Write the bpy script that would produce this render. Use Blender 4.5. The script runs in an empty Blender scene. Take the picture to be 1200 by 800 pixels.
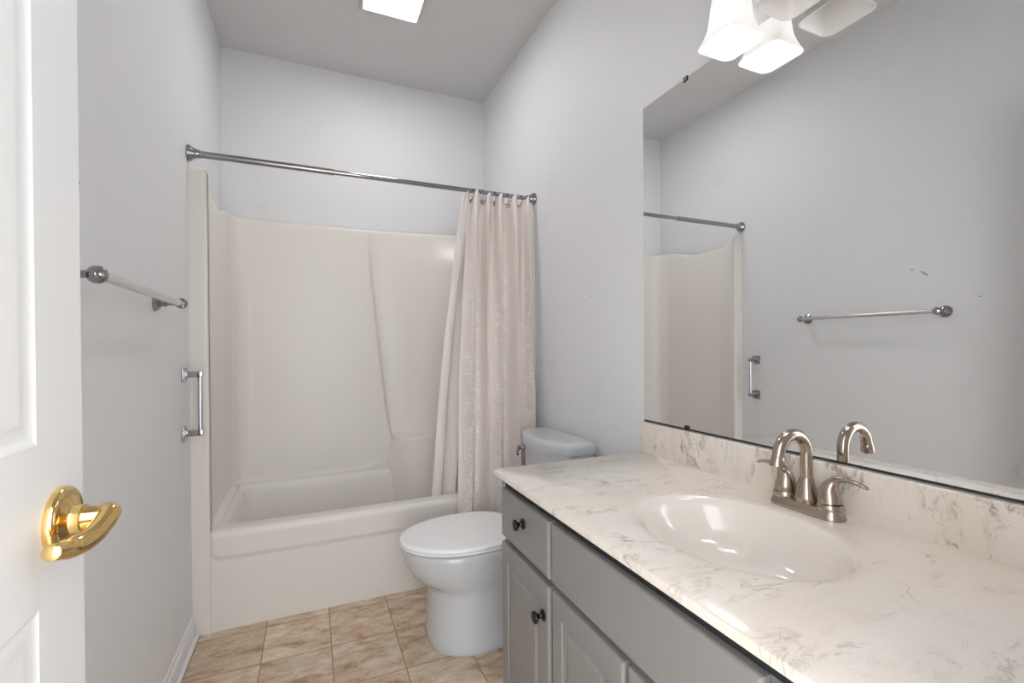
import bpy, bmesh, math, random
from mathutils import Vector, Matrix
random.seed(7)
S = bpy.context.scene
C = S.collection
PI = math.pi

# ------------------------------------------------------------------ camera
F_PX, CY, CAM_H = 540.99, 408.854, 1.144
YAW, PIT, ROL = math.radians(23.5253), math.radians(-0.3595), math.radians(-0.4092)
fw0 = Vector((math.sin(YAW), math.cos(YAW), 0)); rt0 = Vector((math.cos(YAW), -math.sin(YAW), 0)); up0 = Vector((0, 0, 1))
fw = fw0 * math.cos(PIT) + up0 * math.sin(PIT)
up1 = up0 * math.cos(PIT) - fw0 * math.sin(PIT)
rt = rt0 * math.cos(ROL) + up1 * math.sin(ROL)
up = up1 * math.cos(ROL) - rt0 * math.sin(ROL)
cam_d = bpy.data.cameras.new('camera'); cam = bpy.data.objects.new('camera', cam_d); C.objects.link(cam)
cam.matrix_world = Matrix(((rt.x, up.x, -fw.x, 0), (rt.y, up.y, -fw.y, 0), (rt.z, up.z, -fw.z, CAM_H), (0, 0, 0, 1)))
cam_d.sensor_width = 36; cam_d.sensor_fit = 'HORIZONTAL'; cam_d.lens = F_PX / 1200 * 36
cam_d.shift_y = (CY - 400) / 1200; cam_d.clip_start = 0.02
S.camera = cam

# ------------------------------------------------------------------ light and exposure
W = bpy.data.worlds.new('world'); S.world = W; W.use_nodes = True
bg = W.node_tree.nodes['Background']; bg.inputs[0].default_value = (0.965, 0.985, 1.0, 1); bg.inputs[1].default_value = 4.6
BULB, PANEL, GLOW = 60.0, 29.0, 0.35
S.view_settings.view_transform = 'Standard'; S.view_settings.look = 'None'
S.view_settings.exposure = 0.17; S.view_settings.gamma = 1.0; S.view_settings.use_curve_mapping = False
S.cycles.max_bounces = 14; S.cycles.diffuse_bounces = 8; S.cycles.glossy_bounces = 6; S.cycles.transmission_bounces = 8
S.cycles.use_denoising = True
S.cycles.sample_clamp_indirect = 6.0
S.cycles.caustics_reflective = True; S.cycles.caustics_refractive = False

# ------------------------------------------------------------------ room numbers (metres)
XL, XR, YB, YF, ZC = -0.439, 1.081, 2.941, 0.072, 2.785
YT = 2.175           # front plane of the tub unit
MIR = 1.0768         # front of mirror glass

# ------------------------------------------------------------------ materials
def s2l(c):
    return tuple(((v / 255) / 12.92 if v / 255 <= 0.04045 else ((v / 255 + 0.055) / 1.055) ** 2.4) for v in c) + (1,)
def mat(name, col, rough=0.5, metal=0.0, bump=0.0, bscale=60, coat=0.0, emis=None, spec=0.5):
    m = bpy.data.materials.new(name); m.use_nodes = True
    nt = m.node_tree; b = nt.nodes['Principled BSDF']
    b.inputs['Base Color'].default_value = s2l(col); b.inputs['Roughness'].default_value = rough
    b.inputs['Metallic'].default_value = metal; b.inputs['Coat Weight'].default_value = coat
    b.inputs['Coat Roughness'].default_value = 0.08; b.inputs['Specular IOR Level'].default_value = spec
    if emis:
        b.inputs['Emission Color'].default_value = (1, 0.985, 0.975, 1); b.inputs['Emission Strength'].default_value = emis
    n = nt.nodes.new('ShaderNodeTexNoise'); n.inputs['Scale'].default_value = bscale; n.inputs['Detail'].default_value = 4
    tc = nt.nodes.new('ShaderNodeTexCoord'); nt.links.new(tc.outputs['Object'], n.inputs['Vector'])
    # slight tone variation belonging to the surface itself
    mr = nt.nodes.new('ShaderNodeMapRange'); mr.inputs['To Min'].default_value = rough * 0.92; mr.inputs['To Max'].default_value = min(1, rough * 1.08)
    nt.links.new(n.outputs['Fac'], mr.inputs['Value']); nt.links.new(mr.outputs['Result'], b.inputs['Roughness'])
    if bump:
        bp = nt.nodes.new('ShaderNodeBump'); bp.inputs['Strength'].default_value = bump; bp.inputs['Distance'].default_value = 0.002
        nt.links.new(n.outputs['Fac'], bp.inputs['Height']); nt.links.new(bp.outputs['Normal'], b.inputs['Normal'])
    return m
def N(nt, t, **kw):
    n = nt.nodes.new(t)
    for k, v in kw.items(): setattr(n, k, v)
    return n
def mixcol(nt, fac, a, b):
    m = N(nt, 'ShaderNodeMix', data_type='RGBA')
    for sock, v in ((m.inputs[0], fac), (m.inputs[6], a), (m.inputs[7], b)):
        if isinstance(v, bpy.types.NodeSocket): nt.links.new(v, sock)
        else: sock.default_value = v
    return m.outputs[2]
def noise(nt, vec, scale, detail=4, rough=0.5, dist=0.0):
    n = N(nt, 'ShaderNodeTexNoise'); n.inputs['Scale'].default_value = scale; n.inputs['Detail'].default_value = detail
    n.inputs['Roughness'].default_value = rough; n.inputs['Distortion'].default_value = dist
    nt.links.new(vec, n.inputs['Vector']); return n.outputs['Fac']
def ramp(nt, fac, stops):
    r = N(nt, 'ShaderNodeValToRGB'); nt.links.new(fac, r.inputs[0]); e = r.color_ramp.elements
    while len(e) < len(stops): e.new(0.5)
    for el, (p, c) in zip(e, stops): el.position = p; el.color = c if len(c) == 4 else tuple(c) + (1,)
    return r.outputs[0]
def mathn(nt, op, a, b=0.0):
    m = N(nt, 'ShaderNodeMath', operation=op)
    for i, v in enumerate((a, b)):
        if isinstance(v, bpy.types.NodeSocket): nt.links.new(v, m.inputs[i])
        else: m.inputs[i].default_value = v
    return m.outputs[0]

def wall_material(name, col, spots=()):
    """matt wall paint with roller texture, faint scuffs, and a few small marks at given points"""
    m = mat(name, col, 0.55, bump=0.12, bscale=220, spec=0.35); nt = m.node_tree; b = nt.nodes['Principled BSDF']
    g = N(nt, 'ShaderNodeNewGeometry')
    f = ramp(nt, noise(nt, g.outputs['Position'], 3.2, 3), [(0.66, (0, 0, 0)), (0.76, (1, 1, 1))])
    dark = tuple(v * 0.93 for v in s2l(col)[:3]) + (1,)
    c = mixcol(nt, mathn(nt, 'MULTIPLY', f, 0.6), s2l(col), dark)
    for (p, r, rat, ang) in spots:
        mp = N(nt, 'ShaderNodeMapping', vector_type='TEXTURE'); mp.inputs['Location'].default_value = p
        mp.inputs['Rotation'].default_value = (ang, 0, 0); mp.inputs['Scale'].default_value = (1, rat, 1)
        nt.links.new(g.outputs['Position'], mp.inputs['Vector'])
        d = N(nt, 'ShaderNodeVectorMath', operation='LENGTH'); nt.links.new(mp.outputs[0], d.inputs[0])
        lt = mathn(nt, 'LESS_THAN', d.outputs['Value'], r)
        c = mixcol(nt, mathn(nt, 'MULTIPLY', lt, 0.55), c, (0.13, 0.12, 0.12, 1))
    nt.links.new(c, b.inputs['Base Color']); return m

def marble_material(name='cultured_marble', strong=False):
    m = mat(name, (232, 225, 217), 0.16, bump=0, coat=0.3); nt = m.node_tree; b = nt.nodes['Principled BSDF']
    g = N(nt, 'ShaderNodeNewGeometry'); mp = N(nt, 'ShaderNodeMapping'); mp.inputs['Rotation'].default_value = (0.3, 0, math.radians(35))
    mp.inputs['Scale'].default_value = (1.0, 2.3, 1.0)
    nt.links.new(g.outputs['Position'], mp.inputs['Vector']); v = mp.outputs[0]
    warp = N(nt, 'ShaderNodeTexNoise'); warp.inputs['Scale'].default_value = 5; warp.inputs['Detail'].default_value = 3
    nt.links.new(v, warp.inputs['Vector'])
    vm = N(nt, 'ShaderNodeVectorMath', operation='MULTIPLY_ADD'); vm.inputs[1].default_value = (0.22, 0.22, 0.22)
    nt.links.new(warp.outputs['Color'], vm.inputs[0]); nt.links.new(v, vm.inputs[2]); w = vm.outputs[0]
    thin = ramp(nt, noise(nt, w, 6.2, 9, 0.66, 0.6), [(0.465, (0, 0, 0)), (0.500, (0.8, 0.8, 0.8)), (0.535, (0, 0, 0))])
    mask = ramp(nt, noise(nt, v, 4.0, 2, 0.5), [(0.46, (0, 0, 0)), (0.60, (1, 1, 1))])
    fuzz = ramp(nt, noise(nt, w, 30, 8, 0.72, 1.2), [(0.44, (0, 0, 0)), (0.60, (1, 1, 1))])
    a = mathn(nt, 'MULTIPLY', thin, mask); a2 = mathn(nt, 'MULTIPLY', a, mathn(nt, 'ADD', mathn(nt, 'MULTIPLY', fuzz, 0.55), 0.2))
    clump = ramp(nt, noise(nt, w, 8.0 if strong else 6.5, 6, 0.62, 0.8), [(0.53 if strong else 0.575, (0, 0, 0)), (0.60 if strong else 0.68, (1, 1, 1))])
    a3 = mathn(nt, 'MULTIPLY', mathn(nt, 'MULTIPLY', clump, fuzz), 0.8)
    hue = ramp(nt, noise(nt, v, 8, 2), [(0.4, s2l((132, 124, 104) if strong else (140, 132, 118))), (0.6, s2l((162, 146, 126) if strong else (166, 148, 132)))])
    tone = ramp(nt, noise(nt, v, 3, 4), [(0.35, s2l((226, 216, 205))), (0.65, s2l((231, 224, 217)))])
    c = mixcol(nt, mathn(nt, 'MAXIMUM', a2, a3), tone, hue)
    nt.links.new(c, b.inputs['Base Color']); return m

def tile_material():
    m = mat('vinyl_tile', (196, 170, 140), 0.35); nt = m.node_tree; b = nt.nodes['Principled BSDF']
    g = N(nt, 'ShaderNodeNewGeometry'); sx = N(nt, 'ShaderNodeSeparateXYZ'); nt.links.new(g.outputs['Position'], sx.inputs[0])
    P = 0.2395
    ux = mathn(nt, 'DIVIDE', mathn(nt, 'ADD', sx.outputs[0], 0.417 + 10 * P), P)
    uy = mathn(nt, 'DIVIDE', mathn(nt, 'ADD', sx.outputs[1], -2.132 + 20 * P), P)
    def edge(u):
        fr = mathn(nt, 'FRACT', u); return mathn(nt, 'MINIMUM', fr, mathn(nt, 'SUBTRACT', 1.0, fr))
    e = mathn(nt, 'MINIMUM', edge(ux), edge(uy))
    grout = mathn(nt, 'LESS_THAN', e, 0.0085)
    cell = N(nt, 'ShaderNodeCombineXYZ'); nt.links.new(mathn(nt, 'FLOOR', ux), cell.inputs[0]); nt.links.new(mathn(nt, 'FLOOR', uy), cell.inputs[1])
    wn = N(nt, 'ShaderNodeTexWhiteNoise', noise_dimensions='3D'); nt.links.new(cell.outputs[0], wn.inputs['Vector'])
    off = N(nt, 'ShaderNodeVectorMath', operation='MULTIPLY_ADD'); off.inputs[1].default_value = (7, 7, 7)
    nt.links.new(wn.outputs['Color'], off.inputs[0]); nt.links.new(g.outputs['Position'], off.inputs[2])
    mp = N(nt, 'ShaderNodeMapping'); mp.inputs['Rotation'].default_value = (0, 0, -0.6); mp.inputs['Scale'].default_value = (1.0, 2.2, 1)
    nt.links.new(off.outputs[0], mp.inputs['Vector']); v = mp.outputs[0]
    c = ramp(nt, noise(nt, v, 8.5, 9, 0.72, 0.4), [(0.34, s2l((158, 124, 94))), (0.44, s2l((198, 170, 141))), (0.54, s2l((216, 197, 173))), (0.66, s2l((230, 218, 202)))])
    vein = ramp(nt, noise(nt, v, 22, 9, 0.75, 0.8), [(0.47, (0, 0, 0)), (0.5, (1, 1, 1)), (0.53, (0, 0, 0))])
    c = mixcol(nt, mathn(nt, 'MULTIPLY', vein, 0.35), c, s2l((168, 134, 104)))
    br = mathn(nt, 'ADD', mathn(nt, 'MULTIPLY', wn.outputs['Value'], 0.14), 0.88)
    hs = N(nt, 'ShaderNodeHueSaturation'); nt.links.new(c, hs.inputs['Color']); nt.links.new(br, hs.inputs['Value'])
    c = mixcol(nt, grout, hs.outputs[0], s2l((150, 122, 94)))
    nt.links.new(c, b.inputs['Base Color'])
    bp = N(nt, 'ShaderNodeBump'); bp.inputs['Strength'].default_value = 0.5; bp.inputs['Distance'].default_value = 0.001
    nt.links.new(mathn(nt, 'SUBTRACT', 1.0, grout), bp.inputs['Height']); nt.links.new(bp.outputs[0], b.inputs['Normal'])
    return m

def lace_material(name, lace):
    """thin cream cloth that lets light through; lace = embroidered flower columns along the cloth's UVs"""
    m = bpy.data.materials.new(name); m.use_nodes = True; nt = m.node_tree; nt.nodes.clear()
    out = N(nt, 'ShaderNodeOutputMaterial'); b = N(nt, 'ShaderNodeBsdfPrincipled'); tr = N(nt, 'ShaderNodeBsdfTranslucent')
    uv = N(nt, 'ShaderNodeUVMap'); uv.uv_map = 'cloth'
    b.inputs['Roughness'].default_value = 0.75; b.inputs['Sheen Weight'].default_value = 0.15
    base = s2l((248, 241, 237)) if lace else s2l((246, 242, 240))
    col = None; fac = 0.22
    if lace:
        sx = N(nt, 'ShaderNodeSeparateXYZ'); nt.links.new(uv.outputs[0], sx.inputs[0])
        fr = mathn(nt, 'FRACT', mathn(nt, 'DIVIDE', sx.outputs[0], 0.098))
        band = mathn(nt, 'LESS_THAN', mathn(nt, 'ABSOLUTE', mathn(nt, 'SUBTRACT', fr, 0.5)), 0.24)
        vo = N(nt, 'ShaderNodeTexVoronoi'); vo.inputs['Scale'].default_value = 52; vo.inputs['Randomness'].default_value = 0.75
        nt.links.new(uv.outputs[0], vo.inputs['Vector'])
        petals = mathn(nt, 'LESS_THAN', vo.outputs['Distance'], 0.42)
        big = ramp(nt, noise(nt, uv.outputs[0], 16, 3), [(0.40, (0, 0, 0)), (0.46, (1, 1, 1))])
        low = ramp(nt, mathn(nt, 'DIVIDE', sx.outputs[1], 2.0), [(0.0, (1, 1, 1)), (0.70, (1, 1, 1)), (0.86, (0.2, 0.2, 0.2))])
        mot = mathn(nt, 'MULTIPLY', mathn(nt, 'MULTIPLY', band, petals), mathn(nt, 'MULTIPLY', big, low))
        c = mixcol(nt, mot, base, s2l((255, 254, 252)))
        nt.links.new(c, b.inputs['Base Color']); nt.links.new(c, tr.inputs['Color'])
        f = mathn(nt, 'SUBTRACT', 0.22, mathn(nt, 'MULTIPLY', mot, 0.2))
        bp = N(nt, 'ShaderNodeBump'); bp.inputs['Strength'].default_value = 0.5; bp.inputs['Distance'].default_value = 0.002
        nt.links.new(mot, bp.inputs['Height']); nt.links.new(bp.outputs[0], b.inputs['Normal'])
    else:
        b.inputs['Base Color'].default_value = base; tr.inputs['Color'].default_value = base; b.inputs['Roughness'].default_value = 0.45
    mx = N(nt, 'ShaderNodeMixShader')
    if lace: nt.links.new(f, mx.inputs[0])
    else: mx.inputs[0].default_value = fac
    nt.links.new(b.outputs[0], mx.inputs[1]); nt.links.new(tr.outputs[0], mx.inputs[2]); nt.links.new(mx.outputs[0], out.inputs[0])
    return m

def frosted_material(name='frosted_glass', glow=0.0):
    """frosted shade; a shade with a burning bulb inside gives off light over its whole surface"""
    m = bpy.data.materials.new(name); m.use_nodes = True; nt = m.node_tree; nt.nodes.clear()
    out = N(nt, 'ShaderNodeOutputMaterial'); g = N(nt, 'ShaderNodeBsdfPrincipled'); tr = N(nt, 'ShaderNodeBsdfTranslucent')
    g.inputs['Base Color'].default_value = (0.9, 0.88, 0.87, 1); g.inputs['Roughness'].default_value = 0.3
    tr.inputs['Color'].default_value = (0.97, 0.94, 0.92, 1)
    g.inputs['Emission Color'].default_value = (1, 0.975, 0.965, 1); g.inputs['Emission Strength'].default_value = glow
    no = N(nt, 'ShaderNodeTexWave'); no.inputs['Scale'].default_value = 5; no.inputs['Distortion'].default_value = 14; no.inputs['Detail'].default_value = 2
    tc = N(nt, 'ShaderNodeTexCoord'); nt.links.new(tc.outputs['Object'], no.inputs['Vector'])
    mr = N(nt, 'ShaderNodeMapRange'); mr.inputs['To Min'].default_value = 0.03; mr.inputs['To Max'].default_value = 0.05
    nt.links.new(no.outputs['Fac'], mr.inputs['Value'])
    mx = N(nt, 'ShaderNodeMixShader'); nt.links.new(mr.outputs[0], mx.inputs[0])
    nt.links.new(g.outputs[0], mx.inputs[1]); nt.links.new(tr.outputs[0], mx.inputs[2]); nt.links.new(mx.outputs[0], out.inputs[0])
    return m

def brushed(name, col, rough):
    m = mat(name, col, rough, metal=1.0, bump=0.05, bscale=90)
    m.node_tree.nodes['Principled BSDF'].inputs['Anisotropic'].default_value = 0.4
    return m

M = dict(
    wall_l=wall_material('wall_paint_left', (223, 224, 226), [((XL, 1.193, 1.466), 0.0045, 4.5, 0.7), ((XL, 1.24, 1.49), 0.004, 1.5, 0), ((XL, 1.0, 1.34), 0.003, 2, .3)]),
    wall_r=wall_material('wall_paint_right', (223, 224, 226), [((XR, 1.645, 1.351), 0.0045, 1, 0)]),
    wall=wall_material('wall_paint', (223, 224, 226)),
    ceil=mat('ceiling_paint', (208, 208, 209), 0.8, bump=0.3, bscale=140),
    trim=mat('trim_paint', (222, 223, 225), 0.35, bump=0.05, bscale=80),
    door=mat('door_paint', (223, 224, 225), 0.42, bump=0.12, bscale=50),
    tile=tile_material(), marble=marble_material(),
    tub=mat('tub_gelcoat', (226, 222, 217), 0.33, spec=0.45),
    porcelain=mat('porcelain', (196, 199, 203), 0.12, coat=0.3),
    seat=mat('toilet_seat_plastic', (240, 241, 242), 0.2),
    chrome=mat('chrome', (165, 165, 168), 0.12, metal=1.0),
    rod=mat('satin_steel', (160, 160, 162), 0.26, metal=1.0),
    nickel=brushed('brushed_nickel', (178, 164, 152), 0.22),
    brass=mat('polished_brass', (236, 203, 136), 0.14, metal=1.0),
    cab=mat('cabinet_paint', (136, 134, 133), 0.42, bump=0.06, bscale=70),
    black=mat('black_metal', (9, 9, 10), 0.25), gap=mat('near_black_strip', (30, 36, 38), 0.7),
    cloth=lace_material('lace_cloth', True), liner=lace_material('liner_cloth', False),
    eyelet=mat('eyelet_metal', (120, 116, 110), 0.25, metal=1.0),
    mirror=mat('mirror_silver', (250, 251, 251), 0.004, metal=1.0),
    mback=mat('mirror_edge', (30, 36, 36), 0.4),
    frost=frosted_material(), frost_lit=frosted_material('frosted_glass_lit', GLOW), bulb=mat('lit_bulb', (255, 250, 244), 0.4, emis=BULB), bulb_off=mat('unlit_bulb', (236, 234, 230), 0.4),
    panel=mat('lit_diffuser', (255, 255, 255), 0.5, emis=PANEL), plastic=mat('white_plastic', (196, 196, 197), 0.4),
)

# ------------------------------------------------------------------ mesh helpers
def obj(name, bm, m, parent=None, smooth=True, angle=35):
    bmesh.ops.recalc_face_normals(bm, faces=bm.faces)
    me = bpy.data.meshes.new(name); bm.to_mesh(me); bm.free()
    o = bpy.data.objects.new(name, me); C.objects.link(o)
    for mm in (m if isinstance(m, (list, tuple)) else [m]): me.materials.append(mm)
    if smooth:
        me.polygons.foreach_set('use_smooth', [True] * len(me.polygons))
        me.set_sharp_from_angle(angle=math.radians(angle))
    if parent:
        o.parent = parent
        o.matrix_parent_inverse = Matrix.Translation(parent_loc(parent)).inverted()
    return o
def parent_loc(o):
    v = Vector(o.location)
    return v if o.parent is None else v   # parts keep their origin at the world origin, only roots are moved
def tag(o, label=None, cat=None, group=None, kind=None):
    if label: o['label'] = label
    if cat: o['category'] = cat
    if group: o['group'] = group
    if kind: o['kind'] = kind
    return o
def thing(name, loc, label, cat, group=None):
    o = bpy.data.objects.new(name, None); C.objects.link(o); o.location = loc; o.empty_display_size = 0.05
    return tag(o, label, cat, group)
def struct(name, bm, m, parent=None, **k):
    o = obj(name, bm, m, parent, **k)
    if parent is None: o['kind'] = 'structure'
    return o
def box(bm, x0, x1, y0, y1, z0, z1, bev=0.0, seg=2):
    r = bmesh.ops.create_cube(bm, size=1, matrix=Matrix.Translation(((x0 + x1) / 2, (y0 + y1) / 2, (z0 + z1) / 2)) @ Matrix.Diagonal((x1 - x0, y1 - y0, z1 - z0, 1)))
    if bev:
        es = set(e for v in r['verts'] for e in v.link_edges)
        bmesh.ops.bevel(bm, geom=list(es), offset=bev, segments=seg, profile=0.5, affect='EDGES')
def B(*a, **k):
    bm = bmesh.new(); box(bm, *a, **k); return bm
def loft(bm, rings, cap0=True, cap1=True, closed=True):
    """rings: lists of equal length; joins neighbours with quads"""
    vs = [[bm.verts.new(p) for p in r] for r in rings]; n = len(vs[0])
    for a, b in zip(vs, vs[1:]):
        for i in range(n if closed else n - 1):
            j = (i + 1) % n
            bm.faces.new((a[i], a[j], b[j], b[i]))
    if cap0: bm.faces.new(vs[0][::-1])
    if cap1: bm.faces.new(vs[-1])
    return vs
def lathe(bm, origin, axis, prof, n=32, cap0=True, cap1=True, sq=None):
    """prof: (distance along axis, radius)"""
    a = Vector(axis).normalized(); u = a.orthogonal().normalized(); v = a.cross(u); o = Vector(origin)
    rings = []
    for d, r in prof:
        rings.append([o + a * d + (u * math.cos(2 * PI * i / n) + v * math.sin(2 * PI * i / n)) * max(r, 1e-5) for i in range(n)])
    loft(bm, rings, cap0, cap1)
def tube(bm, pts, rad, n=16, flat=None, up=(0, 0, 1), caps=True):
    """swept tube; rad a number or a list; flat = list of thickness factors along the 'up' side"""
    pts = [Vector(p) for p in pts]; k = len(pts)
    if not isinstance(rad, (list, tuple)): rad = [rad] * k
    rings = []; u = None
    for i, p in enumerate(pts):
        t = (pts[min(i + 1, k - 1)] - pts[max(i - 1, 0)]).normalized()
        if u is None:
            u = Vector(up) - t * Vector(up).dot(t)
            if u.length < 1e-4: u = t.orthogonal()
            u.normalize()
        else:
            u = (u - t * u.dot(t)).normalized()
        v = t.cross(u); f = flat[i] if flat else 1.0
        rings.append([p + (u * math.cos(2 * PI * j / n) * f + v * math.sin(2 * PI * j / n)) * rad[i] for j in range(n)])
    loft(bm, rings, caps, caps)
def smooth_path(ctrl, n=8):
    """Catmull-Rom through control points (any dimension)"""
    out = []; P = [ctrl[0]] + list(ctrl) + [ctrl[-1]]
    for i in range(1, len(P) - 2):
        for j in range(n):
            t = j / n
            out.append(tuple(0.5 * (2 * b + (c - a) * t + (2 * a - 5 * b + 4 * c - d) * t * t + (3 * b - a - 3 * c + d) * t ** 3)
                             for a, b, c, d in zip(P[i - 1], P[i], P[i + 1], P[i + 2])))
    out.append(tuple(ctrl[-1])); return out
def sstep(a, b, x):
    t = min(1, max(0, (x - a) / (b - a))); return t * t * (3 - 2 * t)
def rrect(cx, cy, hx, hy, r, n=8):
    pts = []
    for k, (sx, sy) in enumerate(((1, 1), (-1, 1), (-1, -1), (1, -1))):
        for i in range(n + 1):
            a = PI / 2 * (k + i / n)
            pts.append((cx + sx * (hx - r) + r * math.cos(a), cy + sy * (hy - r) + r * math.sin(a)))
    return pts
def torus(bm, c, axis, R, r, n=20, m=8):
    a = Vector(axis).normalized(); u = a.orthogonal().normalized(); v = a.cross(u); c = Vector(c); rings = []
    for i in range(n):
        t = 2 * PI * i / n; d = u * math.cos(t) + v * math.sin(t)
        rings.append([c + d * (R + r * math.cos(2 * PI * j / m)) + a * r * math.sin(2 * PI * j / m) for j in range(m)])
    loft(bm, rings + [rings[0]], False, False)
    bmesh.ops.remove_doubles(bm, verts=bm.verts, dist=1e-6)

# ------------------------------------------------------------------ room shell
struct('floor', B(-1.2, 1.9, -1.6, 3.05, -0.05, 0), M['tile'], smooth=False)
struct('ceiling', B(XL - 0.1, XR + 0.1, -0.05, YB + 0.1, ZC, ZC + 0.05), M['ceil'], smooth=False)
struct('wall_left', B(XL - 0.1, XL, YF, YB + 0.1, 0, ZC), M['wall_l'], smooth=False)
struct('wall_right', B(XR, XR + 0.1, YF, YB + 0.1, 0, ZC), M['wall_r'], smooth=False)
struct('wall_back', B(XL, XR, YB, YB + 0.1, 0, ZC), M['wall'], smooth=False)
DW0, DW1 = -0.285, 0.405
bm = bmesh.new()
box(bm, XL - 0.1, DW0 - 0.02, YF - 0.11, YF, 0, ZC); box(bm, DW1 + 0.02, XR + 0.1, YF - 0.11, YF, 0, ZC)
box(bm, DW0 - 0.02, DW1 + 0.02, YF - 0.11, YF, 2.06, ZC)
struct('wall_front', bm, M['wall'], smooth=False)
bm = bmesh.new()
box(bm, DW0 - 0.02, DW0, YF - 0.11, YF, 0, 2.06); box(bm, DW1, DW1 + 0.02, YF - 0.11, YF, 0, 2.06); box(bm, DW0, DW1, YF - 0.11, YF, 2.04, 2.06)
struct('trim_1', bm, M['trim'], smooth=False)

def baseboard(name, x, sx, y0, y1):
    prof = [(0, 0), (0.013, 0), (0.013, 0.052), (0.011, 0.062), (0.011, 0.066), (0.006, 0.076), (0.004, 0.088), (0, 0.090)]
    bm = bmesh.new(); loft(bm, [[(x + sx * a, y, b) for a, b in prof] for y in (y0, y1)])
    return struct(name, bm, M['trim'], smooth=False)
bb = baseboard('baseboard_left', XL, 1, YF, YT - 0.008)
q = bmesh.new(); tube(q, [(XL + 0.014, YF, 0.007), (XL + 0.014, YT - 0.008, 0.007)], 0.009, 10)
obj('shoe_moulding', q, M['trim'], bb)
baseboard('baseboard_right', XR, -1, 1.30, YT - 0.004)

# ------------------------------------------------------------------ the room door (white panel door, open against the left)
DX, DE, DH = -0.25, 0.706, 0.060     # face, free edge, hinge edge
def panelled(bm, rects, y0, y1, z0, z1, xf, depth, sgn, loops, thick):
    """slab whose face at xf (facing sgn) carries moulded panels; plane coordinates y,z"""
    ys = sorted({y0, y1} | {r[0] for r in rects} | {r[1] for r in rects}); zs = sorted({z0, z1} | {r[2] for r in rects} | {r[3] for r in rects})
    def inside(a, b): return any(r[0] - 1e-6 < a < r[1] + 1e-6 and r[2] - 1e-6 < b < r[3] + 1e-6 for r in rects)
    for i in range(len(ys) - 1):
        for j in range(len(zs) - 1):
            if inside((ys[i] + ys[i + 1]) / 2, (zs[j] + zs[j + 1]) / 2): continue
            bm.faces.new([bm.verts.new((xf, a, b)) for a, b in ((ys[i], zs[j]), (ys[i + 1], zs[j]), (ys[i + 1], zs[j + 1]), (ys[i], zs[j + 1]))])
    for (a, b, c, d) in rects:
        loft(bm, [[(xf + sgn * dx, yy, zz) for yy, zz in ((a + ins, c + ins), (b - ins, c + ins), (b - ins, d - ins), (a + ins, d - ins))] for ins, dx in loops], False, True)
    bmesh.ops.remove_doubles(bm, verts=bm.verts, dist=1e-5)
LOOPS = [(0, 0), (0.002, 0.0004), (0.004, -0.0004), (0.009, -0.0020), (0.012, -0.0023), (0.020, -0.0021), (0.023, -0.0012), (0.030, -0.0008), (0.032, -0.0008)]
bm = bmesh.new()
mid = (DE + DH) / 2; st = 0.098
rects = []
for (a, b) in ((DH + st, mid - 0.045), (mid + 0.045, DE - st)):
    for (c, d) in ((0.22, 0.888), (1.047, 1.62), (1.72, 1.90)): rects.append((a, b, c, d))
panelled(bm, rects, DH, DE, 0.012, 2.03, DX, 0, 1, LOOPS, 0)
panelled(bm, rects, DH, DE, 0.012, 2.03, DX - 0.035, 0, -1, LOOPS, 0)
for (a, b) in (((DH, 0.012), (DE, 0.012)), ((DE, 0.012), (DE, 2.03)), ((DE, 2.03), (DH, 2.03)), ((DH, 2.03), (DH, 0.012))):
    bm.faces.new([bm.verts.new(p) for p in ((DX, a[0], a[1]), (DX, b[0], b[1]), (DX - 0.035, b[0], b[1]), (DX - 0.035, a[0], a[1]))])
door = struct('door_1', bm, M['door'], angle=20)
KY, KZ = 0.648, 0.960
bm = bmesh.new(); lathe(bm, (DX, KY, KZ), (1, 0, 0), [(0, 0.036), (0.005, 0.0365), (0.008, 0.035), (0.0095, 0.0325), (0.0085, 0.030), (0.009, 0.024), (0.012, 0.0195), (0.013, 0.016), (0.020, 0.0145), (0.022, 0.0150)], 48)
hd = obj('door_handle', bm, M['brass'], door); hd['label'] = 'polished brass round handle plate on the white door'
bm = bmesh.new()
lathe(bm, (DX + 0.018, KY, KZ), (1, 0, 0), [(0, 0.0135), (0.002, 0.0142), (0.004, 0.0135), (0.006, 0.0122), (0.020, 0.0112), (0.024, 0.0105)], 32)
pts = smooth_path([(DX + 0.033, KY + 0.004, KZ + 0.003), (DX + 0.0415, KY + 0.003, KZ + 0.004), (DX + 0.0450, KY - 0.006, KZ + 0.003), (DX + 0.0430, KY - 0.022, KZ - 0.005), (DX + 0.038, KY - 0.040, KZ - 0.011),
                   (DX + 0.031, KY - 0.058, KZ - 0.012), (DX + 0.029, KY - 0.076, KZ - 0.007), (DX + 0.028, KY - 0.090, KZ - 0.003)], 8)
k = len(pts)
rr = [0.0092 + 0.0012 * math.sin(PI * i / k) if i < k * 0.6 else 0.0102 - 0.003 * ((i / k - 0.6) / 0.4) ** 1.5 for i in range(k)]; rr[0] = 0.006; rr[1] = 0.008; rr[-2] = 0.0060; rr[-1] = 0.003
tube(bm, pts, rr, 20, flat=[1.0] * k, up=(0, 0, 1))
obj('lever', bm, M['brass'], hd)

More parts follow.
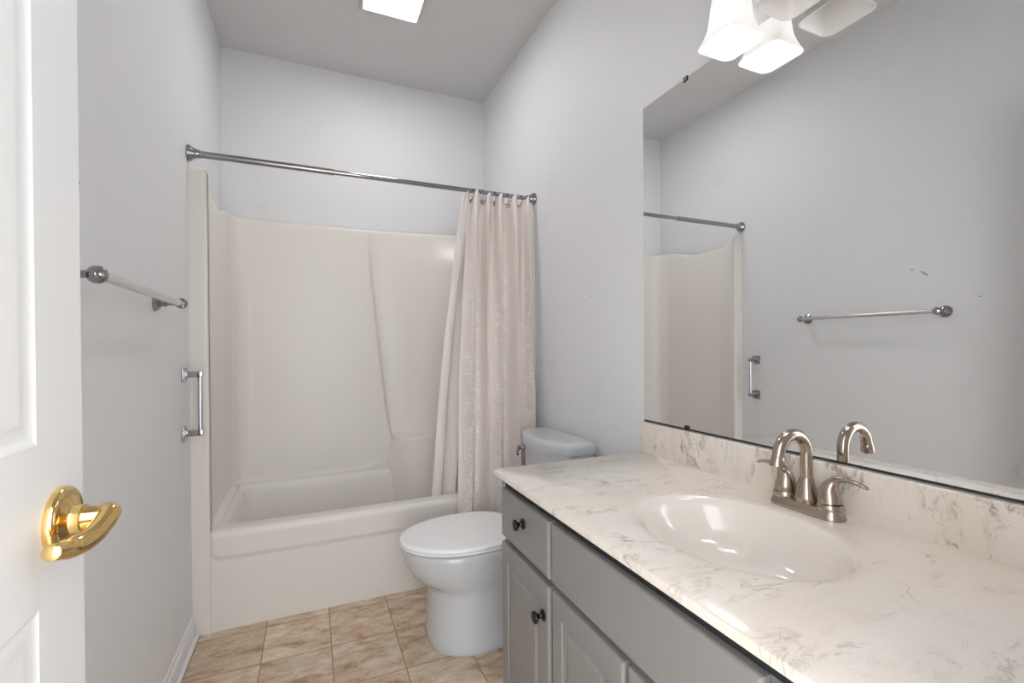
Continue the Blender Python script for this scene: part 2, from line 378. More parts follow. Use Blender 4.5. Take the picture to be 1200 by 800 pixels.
# ------------------------------------------------------------------ one-piece tub and surround
tubt = thing('bathtub', ((XL + XR) / 2, 2.55, 0), 'almond one-piece bathtub and shower surround filling the alcove', 'bathtub')
IX0, IX1, IY = XL + 0.066, XR - 0.066, 2.905      # inner faces
RIM, TOP = 0.405, 1.853
def ease(t): t = min(1, max(0, t)); return 1 - math.sqrt(max(0, 1 - t * t))
def back_y(x, z):
    """depth of the moulded back wall"""
    c = 0.45 - 0.135 * max(0, (z - 0.60) / 1.25) ** 0.75          # leaning crease
    yp = IY - 0.006
    right = sstep(c - 0.006, c + 0.014, x); fade = 1 - sstep(1.62, 1.84, z)
    ycol = IY - 0.006 + 0.034 * fade - 0.30 * max(0, (x - c - 0.03) / (IX1 - c - 0.03)) ** 1.7 * (0.35 + 0.65 * fade)
    yu = yp * (1 - right) + ycol * right
    zl = 0.432 + 0.178 * ease((x - 0.24) / 0.215) if x < 0.455 else 0.61
    f = 1 - sstep(zl - 0.011, zl + 0.003, z)
    ylo = IY - 0.040 - 0.115 * math.sin(PI / 2 * min(1, max(0, (x - 0.425) / 0.16))) ** 1.0 * (1 if x > 0.425 else 0)
    return yu * (1 - f) + min(ylo, yu) * f
# plan path of the inner wall
path = []
path += [(IX0, YT + 0.012 + (2.83 - YT - 0.012) * i / 14) for i in range(15)]
rc = 0.075
for i in range(1, 12):
    a = PI - (PI / 2) * i / 12; path.append((IX0 + rc + rc * math.cos(a), 2.83 + rc * math.sin(a)))
xs = [IX0 + rc + (IX1 - rc - IX0 - rc) * i / 210 for i in range(211)]
path += [(x, IY) for x in xs]
for i in range(1, 12):
    a = PI / 2 - (PI / 2) * i / 12; path.append((IX1 - rc + rc * math.cos(a), 2.83 + rc * math.sin(a)))
path += [(IX1, 2.83 - (2.83 - YT - 0.012) * i / 14) for i in range(15)]
zs = [0.10, 0.16, 0.22, 0.28, 0.33] + [0.36 + (0.66 - 0.36) * i / 80 for i in range(81)] + [0.66 + (TOP - 0.012 - 0.66) * i / 56 for i in range(1, 57)]
def wallpt(x, y, z, k):
    if y > 2.83:
        w = sstep(2.83, 2.90, y); yy = y + (back_y(x, z) - IY) * w
        return (x, yy, z)
    # side walls: a soft vertical step a little behind the front bead
    off = 0.010 * sstep(2.235, 2.275, y)
    low = 0.028 * (1 - sstep(0.41, 0.436, z)) if x < 0 and z > 0.35 else 0.0
    z -= 0.062 * sstep(2.19, 2.26, y) * (1 - sstep(2.50, 2.82, y)) * sstep(1.4, 1.84, z)
    s = 1 if x < 0.3 else -1
    return (x - s * off + s * low * sstep(YT + 0.02, YT + 0.09, y), y, z)
bm = bmesh.new()
rows = [[wallpt(x, y, z, 0) for x, y in path] for z in zs]
# rolled top edge going back to the room wall
def outw(p, d, dz):
    x, y, z = p
    if y < 2.83: return (x - d if x < 0.3 else x + d, y, z + dz)
    return (max(XL + 0.001, min(XR - 0.001, x + (d if x > 0.9 else -d if x < -0.25 else 0))), min(YB - 0.001, y + d), z + dz)
last = rows[-1]
rows.append([outw(p, 0.003, 0.008) for p in last]); rows.append([outw(p, 0.010, 0.012) for p in last]); rows.append([outw(p, 0.030, 0.012) for p in last])
loft(bm, rows, False, False, closed=False)
# small bead and flat front flange on each side, floor to top
for s, xo, xi in ((1, XL, IX0), (-1, XR, IX1)):
    prof = [(xo, YT + 0.004), (xo, YT), (xi - s * 0.022, YT), (xi - s * 0.012, YT - 0.001), (xi - s * 0.006, YT + 0.001), (xi - s * 0.004, YT + 0.006), (xi - s * 0.003, YT + 0.016), (xi - s * 0.0005, YT + 0.030), (xi + s * 0.0, YT + 0.034)]
    loft(bm, [[(a, b, z) for a, b in prof] for z in (0, 0.2, 0.4, 0.8, 1.2, 1.6, TOP - 0.006, TOP)], False, False, closed=False)
    n = len(prof)
    bm.faces.new([bm.verts.new((a, b, TOP)) for a, b in prof] + [bm.verts.new((xo, YT + 0.034, TOP))])
obj('surround', bm, M['tub'], tubt, angle=50)
# apron with raised upper band
bm = bmesh.new()
AX0, AX1 = IX0 - 0.004, IX1 + 0.004
def zband(x):    # the band's lower edge drops a little and turns up at the ends
    e = min((x - AX0), (AX1 - x))
    r = 0.045
    return 0.292 + (r - math.sqrt(max(0, r * r - (r - e) ** 2)) if e < r else 0) * 0.9
rows = []
nx = 160
zsA = [0.0, 0.05, 0.12, 0.2, 0.25] + [0.262 + 0.088 * i / 30 for i in range(31)] + [0.36, 0.37, 0.378]
xsA = [AX0 + (AX1 - AX0) * (i / nx) for i in range(nx + 1)]
for z in zsA:
    row = []
    for x in xsA:
        e = min(x - AX0, AX1 - x)
        b = sstep(zband(x) - 0.014, zband(x) + 0.014, z) * sstep(0.0, 0.012, e)
        row.append((x, YT + 0.006 - 0.009 * b, z))
    rows.append(row)
yf = YT - 0.003
for a in range(1, 9):
    t = PI / 2 * a / 8
    rows.append([(x, (YT + 0.006 if min(x - AX0, AX1 - x) < 0.004 else yf) + 0.022 * (1 - math.cos(t)), 0.378 + 0.027 * math.sin(t)) for x in xsA])
rows.append([(x, 2.232, RIM + 0.001) for x in xsA])
loft(bm, rows, False, False, closed=False)
obj('apron', bm, M['tub'], tubt, angle=60)
# rim and basin
bm = bmesh.new()
cx, cy = (IX0 + IX1) / 2, 2.545
def bring(ix, iy0, iy1, r, z, drop=0.0): 
    return [(x, y, z) for x, y in rrect(cx, (2.245 + iy0 + 2.862 - iy1) / 2, (IX1 - IX0) / 2 - ix, (2.862 - iy1 - 2.245 - iy0) / 2, r, 10)]
rings = [[(x, y, RIM + 0.001) for x, y in rrect(cx, (2.228 + 2.90) / 2, (IX1 - IX0) / 2 + 0.004, (2.90 - 2.228) / 2, 0.012, 10)],
         bring(0.030, 0.0, 0.0, 0.09, RIM + 0.001), bring(0.036, 0.006, 0.004, 0.09, RIM - 0.002), bring(0.042, 0.012, 0.008, 0.09, RIM - 0.012),
         bring(0.050, 0.018, 0.012, 0.09, RIM - 0.05), bring(0.085, 0.045, 0.030, 0.10, 0.22), bring(0.115, 0.065, 0.045, 0.11, 0.13), bring(0.16, 0.10, 0.08, 0.11, 0.095), bring(0.24, 0.17, 0.15, 0.09, 0.088)]
loft(bm, rings, False, True)
obj('basin', bm, M['tub'], tubt, angle=50)

# ------------------------------------------------------------------ curtain rod, rings, curtain and liner
RY, RZ = 2.177, 1.914
rodt = thing('shower_curtain_rod', (0.32, RY, RZ), 'long telescoping grey metal rod spanning above the bathtub', 'curtain rod')
bm = bmesh.new(); tube(bm, [(XL + 0.02, RY, RZ), (0.10, RY, RZ), (0.101, RY, RZ)], [0.0135, 0.0135, 0.011], 20); obj('outer_tube', bm, M['rod'], rodt)
bm = bmesh.new(); tube(bm, [(0.09, RY, RZ), (XR - 0.02, RY, RZ)], 0.0108, 20); obj('inner_tube', bm, M['chrome'], rodt)
for x, s in ((XL, 1), (XR, -1)):
    bm = bmesh.new(); lathe(bm, (x, RY, RZ), (s, 0, 0), [(0.0005, 0.031), (0.004, 0.032), (0.010, 0.030), (0.018, 0.024), (0.026, 0.019), (0.034, 0.0165), (0.044, 0.0155), (0.046, 0.0140)], 32)
    obj('flange', bm, M['rod'], rodt)

def lerp(a, b, t): return a + (b - a) * t
NF = 5
def cloth(name, x0t, x0b, x1, yc_t, yc_b, z_top, z_bot, amp, nf, m, seed, ph=0.0, folds_top=None):
    rnd = random.Random(seed); ws = [rnd.uniform(0.6, 1.4) for _ in range(nf)]; tot = sum(ws)
    starts = [sum(ws[:i]) / tot for i in range(nf + 1)]; amps = [rnd.uniform(0.75, 1.15) for _ in range(nf)]
    per = 24; cols = []
    bm = bmesh.new(); uvl = bm.loops.layers.uv.new('cloth'); nz = 60
    grid = []; us = []
    u = 0
    for i in range(nf * per + 1):
        f = min(nf - 1, i // per); t = (i - f * per) / per
        s = lerp(starts[f], starts[f + 1], t); us.append(u); u += 0.0062
        wave = -math.cos(2 * PI * t + ph)         # -1 = towards the tub, +1 = towards the room (before sign)
        wave = math.copysign(abs(wave) ** 0.8, wave)
        cols.append((s, wave * amps[f], t, f))
    for k in range(nz + 1):
        h = k / nz; row = []
        for (s, w, t, f) in cols:
            zt = z_top + (0.022 * w if w > 0 else 0.004 * w)
            z = lerp(zt, z_bot, h)
            g = h ** 0.8
            x = lerp(lerp(x0t, x0b, g), x1, s) + 0.012 * math.sin(2 * PI * t) * (0.3 + 0.7 * min(1, h * 3)) + 0.004 * math.sin(9 * h + f * 2.1)
            a = amp * (1.0 + 0.35 * math.sin(3.1 * h + f * 1.7) * h)
            pinch = 0.55 + 0.45 * min(1, h * 5)
            y = lerp(yc_t, yc_b, min(1, h * 1.15)) - a * w * pinch - (0.006 if w > 0 else -0.004) * (1 - min(1, h * 8))
            if x > IX1 - 0.012: y = min(y, YT - 0.006)      # hangs in front of the unit's flange
            row.append(bm.verts.new((x, y, z)))
        grid.append(row)
    for k in range(nz):
        for i in range(len(cols) - 1):
            fc = bm.faces.new((grid[k][i], grid[k][i + 1], grid[k + 1][i + 1], grid[k + 1][i]))
            for lp, (ii, kk) in zip(fc.loops, ((i, k), (i + 1, k), (i + 1, k + 1), (i, k + 1))):
                lp[uvl].uv = (us[ii], 1 - kk / nz * 1.0 if False else lerp(z_top, z_bot, kk / nz))
    o = obj(name, bm, m, None, angle=180)
    sm = o.modifiers.new('thickness', 'SOLIDIFY'); sm.thickness = 0.0008
    backs = [(starts[f], f) for f in range(nf + 1)]
    return o, backs
cur, backs = cloth('shower_curtain', 0.725, 0.635, XR - 0.016, RY, 2.106, 1.893, 0.20, 0.042, NF, M['cloth'], 5)
tag(cur, 'cream lace shower curtain hanging outside the tub, gathered right', 'shower curtain')
lin, _ = cloth('shower_liner', 0.688, 0.545, 0.92, RY + 0.004, 2.318, 1.888, 0.22, 0.014, 4, M['liner'], 11)
tag(lin, 'plain pale shower liner hanging inside the tub behind the lace curtain', 'shower liner')
ring_label = 'metal hook ring on the rod carrying the lace curtain'
ring0 = None
for s, f in backs[:-1] + [((backs[2][0] + backs[3][0]) / 2, 9)]:
    x = lerp(0.725, XR - 0.016, s) + (0.012 if f == 0 else 0)
    y, z = RY + 0.006, RZ - 0.016
    if ring0 is None:
        bm = bmesh.new(); torus(bm, (0, 0, 0), (1, 0.12, 0), 0.0275, 0.0016, 24, 8)
        ring0 = obj('curtain_ring', bm, M['eyelet']); r = ring0
    else:
        r = ring0.copy(); C.objects.link(r)
    r.location = (x, y, z); tag(r, ring_label, 'curtain ring', 'hook rings holding the shower curtain on its rod')
for s, f in backs[:-1]:                          # metal eyelets set in the cloth
    bm = bmesh.new(); x = lerp(0.725, XR - 0.016, s) + 0.0135
    torus(bm, (x, RY + 0.009, 1.866), (-0.5, -1, 0), 0.0080, 0.0024, 18, 8); obj('eyelet', bm, M['eyelet'], cur)

# ------------------------------------------------------------------ toilet
TY = 1.790
toi = thing('toilet', (0.68, TY, 0), 'white porcelain toilet with closed lid between tub and vanity', 'toilet')
def egg(xf, xr, hw, n=56, pf=2.0, pr=2.6, xm=None):
    """outline pointing to -x: nose xf, rear xr, half width hw; xm = widest place"""
    xm = xm if xm is not None else xf + (xr - xf) * 0.45; pts = []
    for i in range(n):
        a = 2 * PI * i / n; c, s = math.cos(a), math.sin(a)
        p = pr if c > 0 else pf; L = (xr - xm) if c > 0 else (xm - xf)
        pts.append((xm + math.copysign(abs(c) ** (2 / p), c) * L, TY + math.copysign(abs(s) ** (2 / p), s) * hw))
    return pts
bm = bmesh.new()
sec = [(0.0, 0.409, 1.00, 0.172, 2.5, 3.5, .60), (0.006, 0.406, 1.00, 0.175, 2.5, 3.5, .60), (0.03, 0.408, 1.0, 0.173, 2.5, 3.5, .60), (0.12, 0.413, 1.0, 0.168, 2.4, 3.4, .60), (0.20, 0.416, 1.0, 0.164, 2.3, 3.2, .60),
       (0.222, 0.414, 1.0, 0.163, 2.25, 3.2, .59), (0.232, 0.400, 1.0, 0.164, 2.1, 3.2, .57), (0.246, 0.374, 1.0, 0.168, 2.0, 3.1, .56), (0.270, 0.347, 1.0, 0.174, 2.0, 3.1, .55), (0.31, 0.324, 1.0, 0.181, 2.0, 3.0, .55), (0.35, 0.313, 1.0, 0.185, 2.0, 3.0, .55), (0.368, 0.312, 1.0, 0.186, 2.0, 3.0, .55), (0.374, 0.318, .998, 0.180, 2.0, 3.0, .55)]
loft(bm, [[(x, y, z) for x, y in egg(a, b, h, pf=pf, pr=pr, xm=xm)] for z, a, b, h, pf, pr, xm in sec])
obj('bowl', bm, M['porcelain'], toi, angle=60)
def slab(name, z0, z1, grow, dome, m):
    bm = bmesh.new(); A = lambda g, z: [(x, y, z) for x, y in egg(0.306 - g, 0.790 + g * 0.5, 0.188 + g, n=72, pf=2.0, pr=2.9, xm=.56)]
    r = [A(grow - 0.006, z0), A(grow, z0 + 0.003), A(grow + 0.0005, (z0 + z1) / 2), A(grow - 0.001, z1 - 0.004), A(grow - 0.005, z1 - 0.001)]
    for q, dz in ((0.02, 0.2), (0.05, 0.5), (0.09, 0.8), (0.14, 1.0)): r.append([(0.56 + (x - 0.56) * (1 - q * 4.8), TY + (y - TY) * (1 - q * 4.8), z1 - 0.001 + dome * dz) for x, y in egg(0.306, 0.79, 0.188, n=72, pf=2.0, pr=2.9, xm=.56)])
    loft(bm, r); return obj(name, bm, m, toi, angle=50)
slab('seat', 0.3785, 0.389, -0.001, 0.0, M['seat']); slab('lid', 0.390, 0.405, 0.0, 0.004, M['seat'])
for dy in (-0.075, 0.075):
    bm = bmesh.new(); box(bm, 0.775, 0.815, TY + dy - 0.018, TY + dy + 0.018, 0.375, 0.403, 0.006, 3); obj('hinge', bm, M['seat'], toi)
def tank_ring(z, xb, xf, xfc, hw, r=0.02, n=20):
    """flat back at xb, bowed front: xf at ends, xfc in the middle"""
    pts = [(xb, TY + hw - r), (xb - r * .3, TY + hw - r * .3), (xb - r, TY + hw)]
    pts += [(xf + r, TY + hw), (xf + r * .35, TY + hw - r * .25)]
    for i in range(n + 1):
        t = -1 + 2 * i / n; y = TY - t * (hw - r * 0.9)
        pts.append((xf - (xf - xfc) * (1 - abs(t) ** 2.2), y))
    pts += [(xf + r * .35, TY - hw + r * .25), (xf + r, TY - hw), (xb - r, TY - hw), (xb - r * .3, TY - hw + r * .3), (xb, TY - hw + r)]
    return [(x, y, z) for x, y in pts]
XT = 1.062
bm = bmesh.new(); loft(bm, [tank_ring(z, XT - 0.006, xf, xc, hw) for z, xf, xc, hw in ((0.374, .945, .905, .185), (0.40, .940, .893, .195), (0.55, .930, .880, .203), (0.703, .926, .872, .208))])
obj('tank', bm, M['porcelain'], toi, angle=50)
bm = bmesh.new(); loft(bm, [tank_ring(z, XT + d, xf - d, xc - d, hw + d) for z, xf, xc, hw, d in ((0.703, .922, .866, .213, -.004), (0.707, .920, .860, .217, 0), (0.734, .918, .858, .219, 0.001), (0.744, .920, .860, .218, -.001), (0.750, .922, .862, .216, -.005), (0.753, .925, .866, .212, -.012), (0.754, .93, .874, .20, -.024))])
obj('tank_lid', bm, M['porcelain'], toi, angle=40)
bm = bmesh.new(); lathe(bm, (0.918, TY + 0.180, 0.668), (-1, 0.15, 0), [(0, 0.014), (0.006, 0.0145), (0.010, 0.011), (0.016, 0.009), (0.022, 0.0085)], 24)
tube(bm, [(0.893, TY + 0.190, 0.669), (0.883, TY + 0.170, 0.664), (0.860, TY + 0.135, 0.657), (0.855, TY + 0.115, 0.654)], [0.008, 0.007, 0.006, 0.005], 14)
fl = obj('flush_lever', bm, M['chrome'], toi); fl['label'] = 'small chrome flush lever on the tank front'

# ------------------------------------------------------------------ vanity cabinet
VY0, VY1, VX = 0.082, 1.297, 0.540
van = thing('vanity_cabinet', (0.81, 0.69, 0), 'long grey painted vanity cabinet with raised-panel doors and black knobs', 'vanity cabinet')
bm = bmesh.new(); box(bm, VX, VX + 0.018, VY0, VY1, 0.10, 0.722)
box(bm, VX + 0.018, XR - 0.001, VY0, VY0 + 0.016, 0.10, 0.722); box(bm, VX + 0.018, XR - 0.001, VY1 - 0.016, VY1, 0.10, 0.722)
box(bm, XR - 0.008, XR - 0.001, VY0 + 0.016, VY1 - 0.016, 0.10, 0.722); box(bm, VX + 0.018, XR - 0.008, VY0 + 0.016, VY1 - 0.016, 0.10, 0.116)
box(bm, VX + 0.06, XR - 0.001, VY0, VY1, 0, 0.10)
obj('cabinet_body', bm, M['cab'], van, smooth=False)
bm = bmesh.new(); box(bm, VX - 0.004, VX + 0.012, VY0 + 0.004, VY1 - 0.008, 0.722, 0.7525); box(bm, VX + 0.012, XR - 0.001, VY0 + 0.004, VY0 + 0.016, 0.722, 0.7525); box(bm, VX + 0.012, XR - 0.001, VY1 - 0.024, VY1 - 0.008, 0.722, 0.7525); fs = obj('dark_strip', bm, M['gap'], van, smooth=False); fs['label'] = 'dark strip between cabinet and countertop'  # near-black strip closing the space between cabinet body and countertop
DF = 0.520
def front(name, y0, y1, z0, z1, raised, parent=van):
    bm = bmesh.new()
    loops = [(0.0, -0.020), (0.0, -0.007), (0.0012, -0.0035), (0.004, -0.001), (0.0085, 0.0)]
    if raised:
        w = 0.047
        loops += [(w, 0.0), (w + 0.002, -0.0035), (w + 0.011, -0.0035), (w + 0.013, -0.0045), (w + 0.020, -0.0035), (w + 0.028, 0.0), (w + 0.031, 0.0005), (w + 0.036, 0.0005)]
    loft(bm, [[(DF - dx, yy, zz) for yy, zz in ((y0 + i, z0 + i), (y1 - i, z0 + i), (y1 - i, z1 - i), (y0 + i, z1 - i))] for i, dx in loops], True, True)
    return obj(name, bm, M['cab'], parent, angle=12)
def knob(parent, y, z):
    bm = bmesh.new(); lathe(bm, (DF, y, z), (-1, 0, 0), [(0, 0.0135), (0.002, 0.0138), (0.0045, 0.0120), (0.007, 0.0065), (0.012, 0.0052), (0.016, 0.0070), (0.019, 0.0115), (0.022, 0.0148), (0.025, 0.0155), (0.0275, 0.0140), (0.029, 0.009), (0.0295, 0.002)], 28)
    k = obj('knob', bm, M['black'], parent); k['label'] = 'small round black knob'
ZD0, ZD1, ZT = 0.125, 0.560, 0.720
d1 = front('door', 0.986, 1.286, ZD0, ZD1, True); knob(d1, 1.012, 0.480)
d2 = front('door', 0.696, 0.970, ZD0, ZD1, True); knob(d2, 0.716, 0.480)
d3 = front('door', 0.410, 0.684, ZD0, ZD1, True); knob(d3, 0.664, 0.480)
d4 = front('door', 0.092, 0.394, ZD0, ZD1, True); knob(d4, 0.372, 0.480)
w1 = front('drawer', 0.986, 1.286, 0.578, ZT, False); knob(w1, 1.127, 0.665)
w2 = front('drawer', 0.092, 0.394, 0.578, ZT, False); knob(w2, 0.243, 0.665)
front('false_front', 0.410, 0.970, 0.578, ZT, False)

# ------------------------------------------------------------------ cultured marble top with integral oval sink
ZK, XF0, YE, YS = 0.7727, 0.5033, 1.3052, 0.076
top = thing('vanity_countertop', (0.79, 0.69, ZK), 'cream marbled countertop with integral oval sink on the grey vanity', 'countertop')
EX, EY, EA, EB = 0.783, 0.684, 0.172, 0.217
def ell(s, z, dx=0, dy=0, n=128): return [(EX + dx + EA * s * math.cos(2 * PI * i / n), EY + dy + EB * s * math.sin(2 * PI * i / n), z) for i in range(n)]
def rect_ring(z, ins, n=128):
    x0, x1, y0, y1 = XF0 + ins, XR - 0.0015, YS + 0 * ins, YE - ins; pts = []
    for i in range(n):
        a = 2 * PI * i / n; c, s = math.cos(a) * EA, math.sin(a) * EB
        t = min(((x1 - EX) / c if c > 1e-9 else (x0 - EX) / c if c < -1e-9 else 1e9), ((y1 - EY) / s if s > 1e-9 else (y0 - EY) / s if s < -1e-9 else 1e9))
        pts.append([EX + c * t, EY + s * t, z])
    for cxx in (x0, x1):
        for cyy in (y0, y1):
            j = min(range(n), key=lambda i: (pts[i][0] - cxx) ** 2 + (pts[i][1] - cyy) ** 2); pts[j][0], pts[j][1] = cxx, cyy
    return [tuple(p) for p in pts]
bm = bmesh.new()
loft(bm, [rect_ring(ZK - 0.019, 0.004), rect_ring(ZK - 0.016, 0.0), rect_ring(ZK - 0.005, 0.0), rect_ring(ZK - 0.0015, 0.0015), rect_ring(ZK, 0.005), ell(1.10, ZK), ell(1.04, ZK - 0.0006), ell(1.0, ZK - 0.003)], False, False)
# underside
vs = rect_ring(ZK - 0.019, 0.004)
loft(bm, [vs, ell(1.12, ZK - 0.019)], False, False)
bmesh.ops.remove_doubles(bm, verts=bm.verts, dist=1e-6)
obj('top_slab', bm, M['marble'], top, angle=40)
bm = bmesh.new()
R = [(1.0, .003), (.98, .006), (.955, .012), (.925, .023), (.89, .040), (.85, .058), (.79, .078), (.70, .095), (.56, .107), (.38, .113), (.22, .1155), (.12, .118)]
loft(bm, [ell(s, ZK - d, dx=0.055 * (1 - s) ** 1.2, dy=-0.032 * math.sin(PI * (1 - s)) ) for s, d in R], False, True)
o = obj('sink_bowl', bm, M['marble'], top, angle=60)
m2 = mat('sink_gelcoat', (230, 223, 216), 0.12, coat=0.4); o.data.materials.clear(); o.data.materials.append(m2)
o['label'] = 'plain cream glossy oval sink bowl'
bm = bmesh.new(); lathe(bm, (0.833, 0.688, 0.6535), (0, 0, 1), [(0, 0.022), (0.003, 0.0225), (0.005, 0.020), (0.004, 0.016), (0.002, 0.015), (0.006, 0.013), (0.008, 0.008), (0.0085, 0.001)], 32); dr = obj('drain', bm, M['nickel'], top); dr['label'] = 'metal drain in the sink bowl'
bm = bmesh.new(); box(bm, 1.0587, XR - 0.0015, YS, YE, ZK - 0.002, 0.8765, 0.003, 3); obj('backsplash', bm, marble_material('backsplash_marble', True), top)

# ------------------------------------------------------------------ faucet
FX, FY = 1.012, 0.682
fa = thing('faucet', (FX, FY, ZK), 'brushed nickel two-handle gooseneck faucet behind the oval sink', 'faucet')
bm = bmesh.new()
def base_r(z, g): return [(x, y, z) for x, y in rrect(FX, FY, 0.0275 + g, 0.080 + g, 0.0265 + g, 10)]
loft(bm, [base_r(ZK, 0), base_r(ZK + 0.003, 0.0005), base_r(ZK + 0.008, -0.001), base_r(ZK + 0.017, -0.0035), base_r(ZK + 0.021, -0.0045), base_r(ZK + 0.0225, -0.0075)])
obj('base_plate', bm, M['nickel'], fa, angle=40)
bm = bmesh.new(); lathe(bm, (FX, FY, ZK + 0.0215), (0, 0, 1), [(0, 0.0235), (0.002, 0.0240), (0.012, 0.0225), (0.030, 0.0185), (0.044, 0.0150), (0.050, 0.0142), (0.0515, 0.0134), (0.053, 0.0128)], 32)
pts = [(FX, FY, ZK + 0.072), (FX, FY, ZK + 0.10), (FX, FY, ZK + 0.128)]
cx_, cz_, R_ = FX - 0.0455, ZK + 0.128, 0.0455
for i in range(1, 21):
    a = math.radians(172) * i / 20; pts.append((cx_ + R_ * math.cos(a), FY, cz_ + R_ * math.sin(a)))
e = pts[-1]; pts.append((e[0] - 0.003, FY, e[2] - 0.008))
sp = bm; tube(bm, pts, [0.0126] * len(pts), 24, up=(0, 1, 0))
lathe(bm, (e[0] - 0.002, FY, e[2] - 0.004), (-0.18, 0, -1), [(0, 0.0118), (0.001, 0.0128), (0.008, 0.0135), (0.020, 0.0150), (0.022, 0.0145), (0.0225, 0.010)], 28)
obj('spout', bm, M['nickel'], fa, angle=40)
bm = bmesh.new(); tube(bm, [(FX + 0.020, FY, ZK + 0.02), (FX + 0.020, FY, ZK + 0.055)], 0.0022, 10); lathe(bm, (FX + 0.020, FY, ZK + 0.050), (0, 0, 1), [(0, 0.003), (0.003, 0.0052), (0.007, 0.005), (0.010, 0.002)], 16)
obj('lift_rod', bm, M['nickel'], fa)
for s in (1, -1):
    y0 = FY + s * 0.051; bm = bmesh.new()
    lathe(bm, (FX, y0, ZK + 0.019), (0, 0, 1), [(0, 0.0255), (0.004, 0.0255), (0.010, 0.0245), (0.013, 0.0235)], 32)
    ctrl = [(FX, y0, ZK + 0.033, .0225, 1), (FX, y0 - s * 0.001, ZK + 0.045, .0215, 1), (FX, y0 - s * 0.001, ZK + 0.058, .0190, 1), (FX, y0 + s * 0.002, ZK + 0.070, .0155, .95),
            (FX + .001, y0 + s * 0.009, ZK + 0.080, .0120, .85), (FX + .001, y0 + s * 0.020, ZK + 0.0865, .0092, .7), (FX + .001, y0 + s * 0.036, ZK + 0.0885, .0078, .6), (FX + .001, y0 + s * 0.054, ZK + 0.087, .0078, .5), (FX + .001, y0 + s * 0.068, ZK + 0.083, .0070, .5), (FX + .001, y0 + s * 0.074, ZK + 0.081, .0035, .5)]
    p = smooth_path(ctrl, 6)
    tube(bm, [q[:3] for q in p], [q[3] for q in p], 24, flat=[q[4] for q in p], up=(0, s, 0))
    obj('handle', bm, M['nickel'], fa, angle=45)

# ------------------------------------------------------------------ mirror
MY0, MY1, MZ0, MZ1 = 0.10, 1.306, 0.882, 1.974
mt = thing('wall_mirror', (XR, 0.7, MZ0), 'large frameless wall mirror above the marbled backsplash', 'mirror')
bm = bmesh.new(); box(bm, MIR, MIR + 0.0036, MY0, MY1, MZ0, MZ1); mo = obj('mirror_glass', bm, [M['mirror'], M['mback']], mt, smooth=False)
for p in mo.data.polygons:
    if abs(p.normal.x) < 0.5: p.material_index = 1
bm = bmesh.new(); box(bm, MIR - 0.002, XR - 0.0005, MY0, MY1, MZ0 - 0.0035, MZ0 - 0.0002); box(bm, MIR - 0.0022, MIR - 0.0006, MY0, MY1, MZ0 - 0.0035, MZ0 + 0.0005); obj('bottom_channel', bm, M['mback'], mt, smooth=False)
for (y, z) in ((1.105, MZ1 - 0.004), (1.105, MZ0 + 0.004), (0.30, MZ1 - 0.004)):
    bm = bmesh.new(); s = 1 if z > 1.2 else -1
    box(bm, MIR - 0.003, MIR - 0.0006, y - 0.009, y + 0.009, z - 0.006, z + 0.006, 0.001, 1); box(bm, MIR - 0.003, XR - 0.0005, y - 0.009, y + 0.009, z + s * 0.006 - 0.001, z + s * 0.006 + 0.002)
    obj('clip', bm, M['black'], mt)

# ------------------------------------------------------------------ vanity light with three glass shades
LY = [0.872, 0.700, 0.528]; LX, LZ = 1.003, 1.922
vl = thing('vanity_light', (XR, 0.70, 2.12), 'three-light wall fixture with flared frosted shades above the mirror', 'wall light')
bm = bmesh.new(); box(bm, XR - 0.028, XR - 0.0005, 0.42, 0.98, 2.085, 2.185, 0.010, 3); obj('back_plate', bm, M['nickel'], vl)
def shade_ring(y, z, h, r): return [(px, py, z) for px, py in rrect(LX, y, h, h, r, 8)]
for i, y in enumerate(LY):
    bm = bmesh.new(); tube(bm, smooth_path([(XR - 0.026, y, 2.125), (LX + 0.03, y, 2.14), (LX + 0.008, y, 2.132), (LX, y, 2.105)], 6), 0.007, 12)
    lathe(bm, (LX, y, 2.112), (0, 0, -1), [(0, 0.012), (0.004, 0.024), (0.030, 0.030), (0.044, 0.034), (0.046, 0.030)], 28); obj('arm', bm, M['nickel'], vl)
    bm = bmesh.new()
    pr = [(2.078, .030, .028), (2.072, .036, .033), (2.055, .0395, .032), (2.02, .043, .030), (1.985, .0455, .028), (1.965, .0480, .027), (1.945, .0535, .026), (1.930, .0590, .026), (LZ, .0630, .026)]
    outer = [shade_ring(y, z, h, r) for z, h, r in pr]; inner = [shade_ring(y, z + 0.001, h - .0035, r - .003) for z, h, r in pr[::-1]]
    inner[0] = shade_ring(y, LZ, .0630 - .0030, .024)
    loft(bm, outer + inner, False, False)
    lit = i != 1
    sh = obj('glass_shade', bm, M['frost_lit' if lit else 'frost'], vl, angle=50); sh['label'] = 'frosted white glass shade, open at the bottom'
    bm = bmesh.new(); lathe(bm, (LX, y, 2.064), (0, 0, -1), [(0, 0.012), (0.020, 0.013), (0.032, 0.019), (0.046, 0.0265), (0.060, 0.0295), (0.074, 0.027), (0.084, 0.019), (0.090, 0.008), (0.0915, 0.001)], 28)
    bo = obj('bulb', bm, M['bulb'] if lit else M['bulb_off'], sh); bo['label'] = 'glowing light bulb' if lit else 'unlit light bulb'

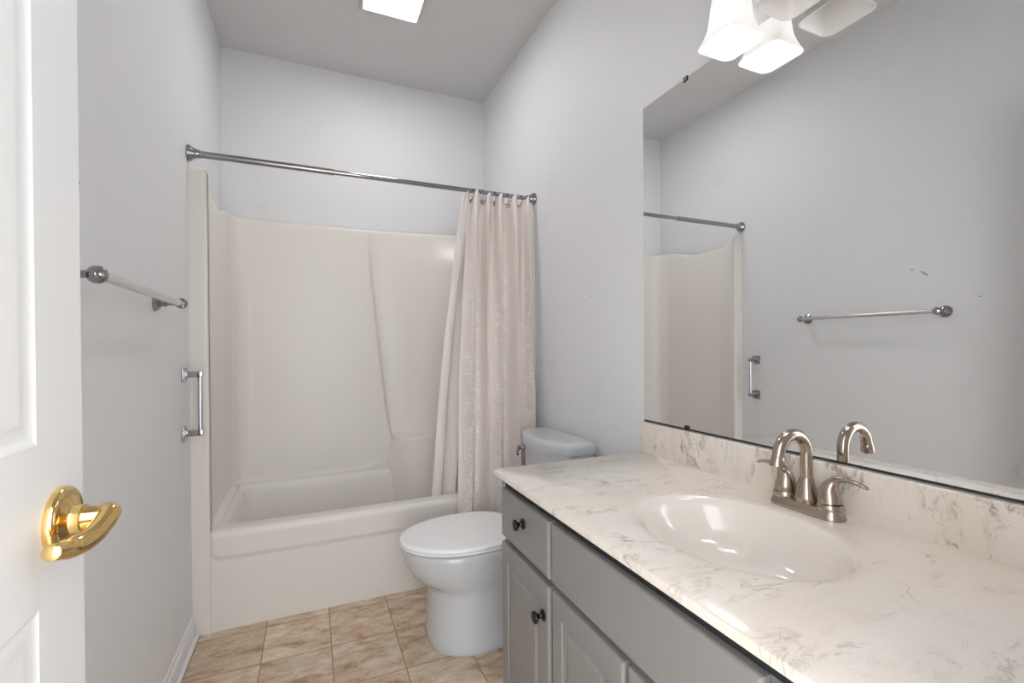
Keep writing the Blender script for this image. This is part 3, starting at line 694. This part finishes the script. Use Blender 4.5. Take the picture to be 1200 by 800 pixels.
# ------------------------------------------------------------------ ceiling light
cl = thing('ceiling_light', (0.37, 2.185, ZC), 'square lit ceiling light in front of the tub', 'ceiling light')
x0, x1, y0, y1 = 0.225, 0.515, 2.035, 2.335
bm = bmesh.new()
prof = [(0, 0), (0, -0.012), (0.004, -0.018), (0.016, -0.020), (0.020, -0.016)]
loft(bm, [[(xx, yy, ZC + dz) for xx, yy in ((x0 + i, y0 + i), (x1 - i, y0 + i), (x1 - i, y1 - i), (x0 + i, y1 - i))] for i, dz in prof], False, False)
obj('light_frame', bm, M['plastic'], cl, angle=20)
bm = bmesh.new(); box(bm, x0 + 0.0185, x1 - 0.0185, y0 + 0.0185, y1 - 0.0185, ZC - 0.0175, ZC - 0.001, 0.004, 2)
df = obj('diffuser', bm, M['panel'], cl); df['label'] = 'glowing white diffuser panel'

# ------------------------------------------------------------------ towel bar on the left wall
TZ, TX = 1.285, XL + 0.069
tb = thing('towel_bar', (XL, 1.43, TZ), 'long round chrome towel bar on ornate posts, left wall', 'towel bar')
for y, s in ((1.115, -1), (1.735, 1)):
    bm = bmesh.new()
    lathe(bm, (XL, y, TZ), (1, 0, 0), [(0.0004, 0.0265), (0.004, 0.0265), (0.006, 0.0235), (0.009, 0.0235), (0.012, 0.019), (0.015, 0.0185), (0.018, 0.0125), (0.024, 0.0100), (0.027, 0.0125), (0.030, 0.0125), (0.033, 0.0085), (0.046, 0.0072), (0.056, 0.0078), (0.066, 0.009)], 32)
    obj('post', bm, M['chrome'], tb)
    bm = bmesh.new(); lathe(bm, (TX, y - s * 0.014, TZ), (0, s, 0), [(0, 0.0085), (0.003, 0.0140), (0.010, 0.0172), (0.016, 0.0172), (0.022, 0.0140), (0.027, 0.0075), (0.030, 0.0045), (0.0315, 0.001)], 28)
    obj('finial', bm, M['chrome'], tb)
bm = bmesh.new(); tube(bm, [(TX, 1.115 + 0.012, TZ), (TX, 1.735 - 0.012, TZ)], 0.0103, 24); obj('bar', bm, mat('satin_bar', (214, 214, 216), 0.22, metal=1.0), tb)

# ------------------------------------------------------------------ short upright bar by the tub
GY, GX = 2.068, XL + 0.054
gb = thing('grab_bar', (XL, GY, 0.94), 'short upright chrome bar on square plates beside the tub', 'grab bar')
for z in (1.046, 0.826):
    bm = bmesh.new(); box(bm, XL + 0.0004, XL + 0.006, GY - 0.027, GY + 0.027, z - 0.027, z + 0.027, 0.002, 2); box(bm, XL + 0.005, XL + 0.009, GY - 0.018, GY + 0.018, z - 0.018, z + 0.018, 0.0015, 2)
    pl = obj('mounting_plate', bm, M['chrome'], gb)
    bm = bmesh.new(); box(bm, XL + 0.008, GX + 0.009, GY - 0.009, GY + 0.009, z - 0.011, z + 0.011, 0.002, 2); obj('bracket_arm', bm, M['chrome'], gb)
bm = bmesh.new(); tube(bm, [(GX, GY, 0.832), (GX, GY, 1.040)], 0.008, 20); obj('bar', bm, mat('clear_grey_bar', (205, 208, 210), 0.15, metal=1.0), gb)
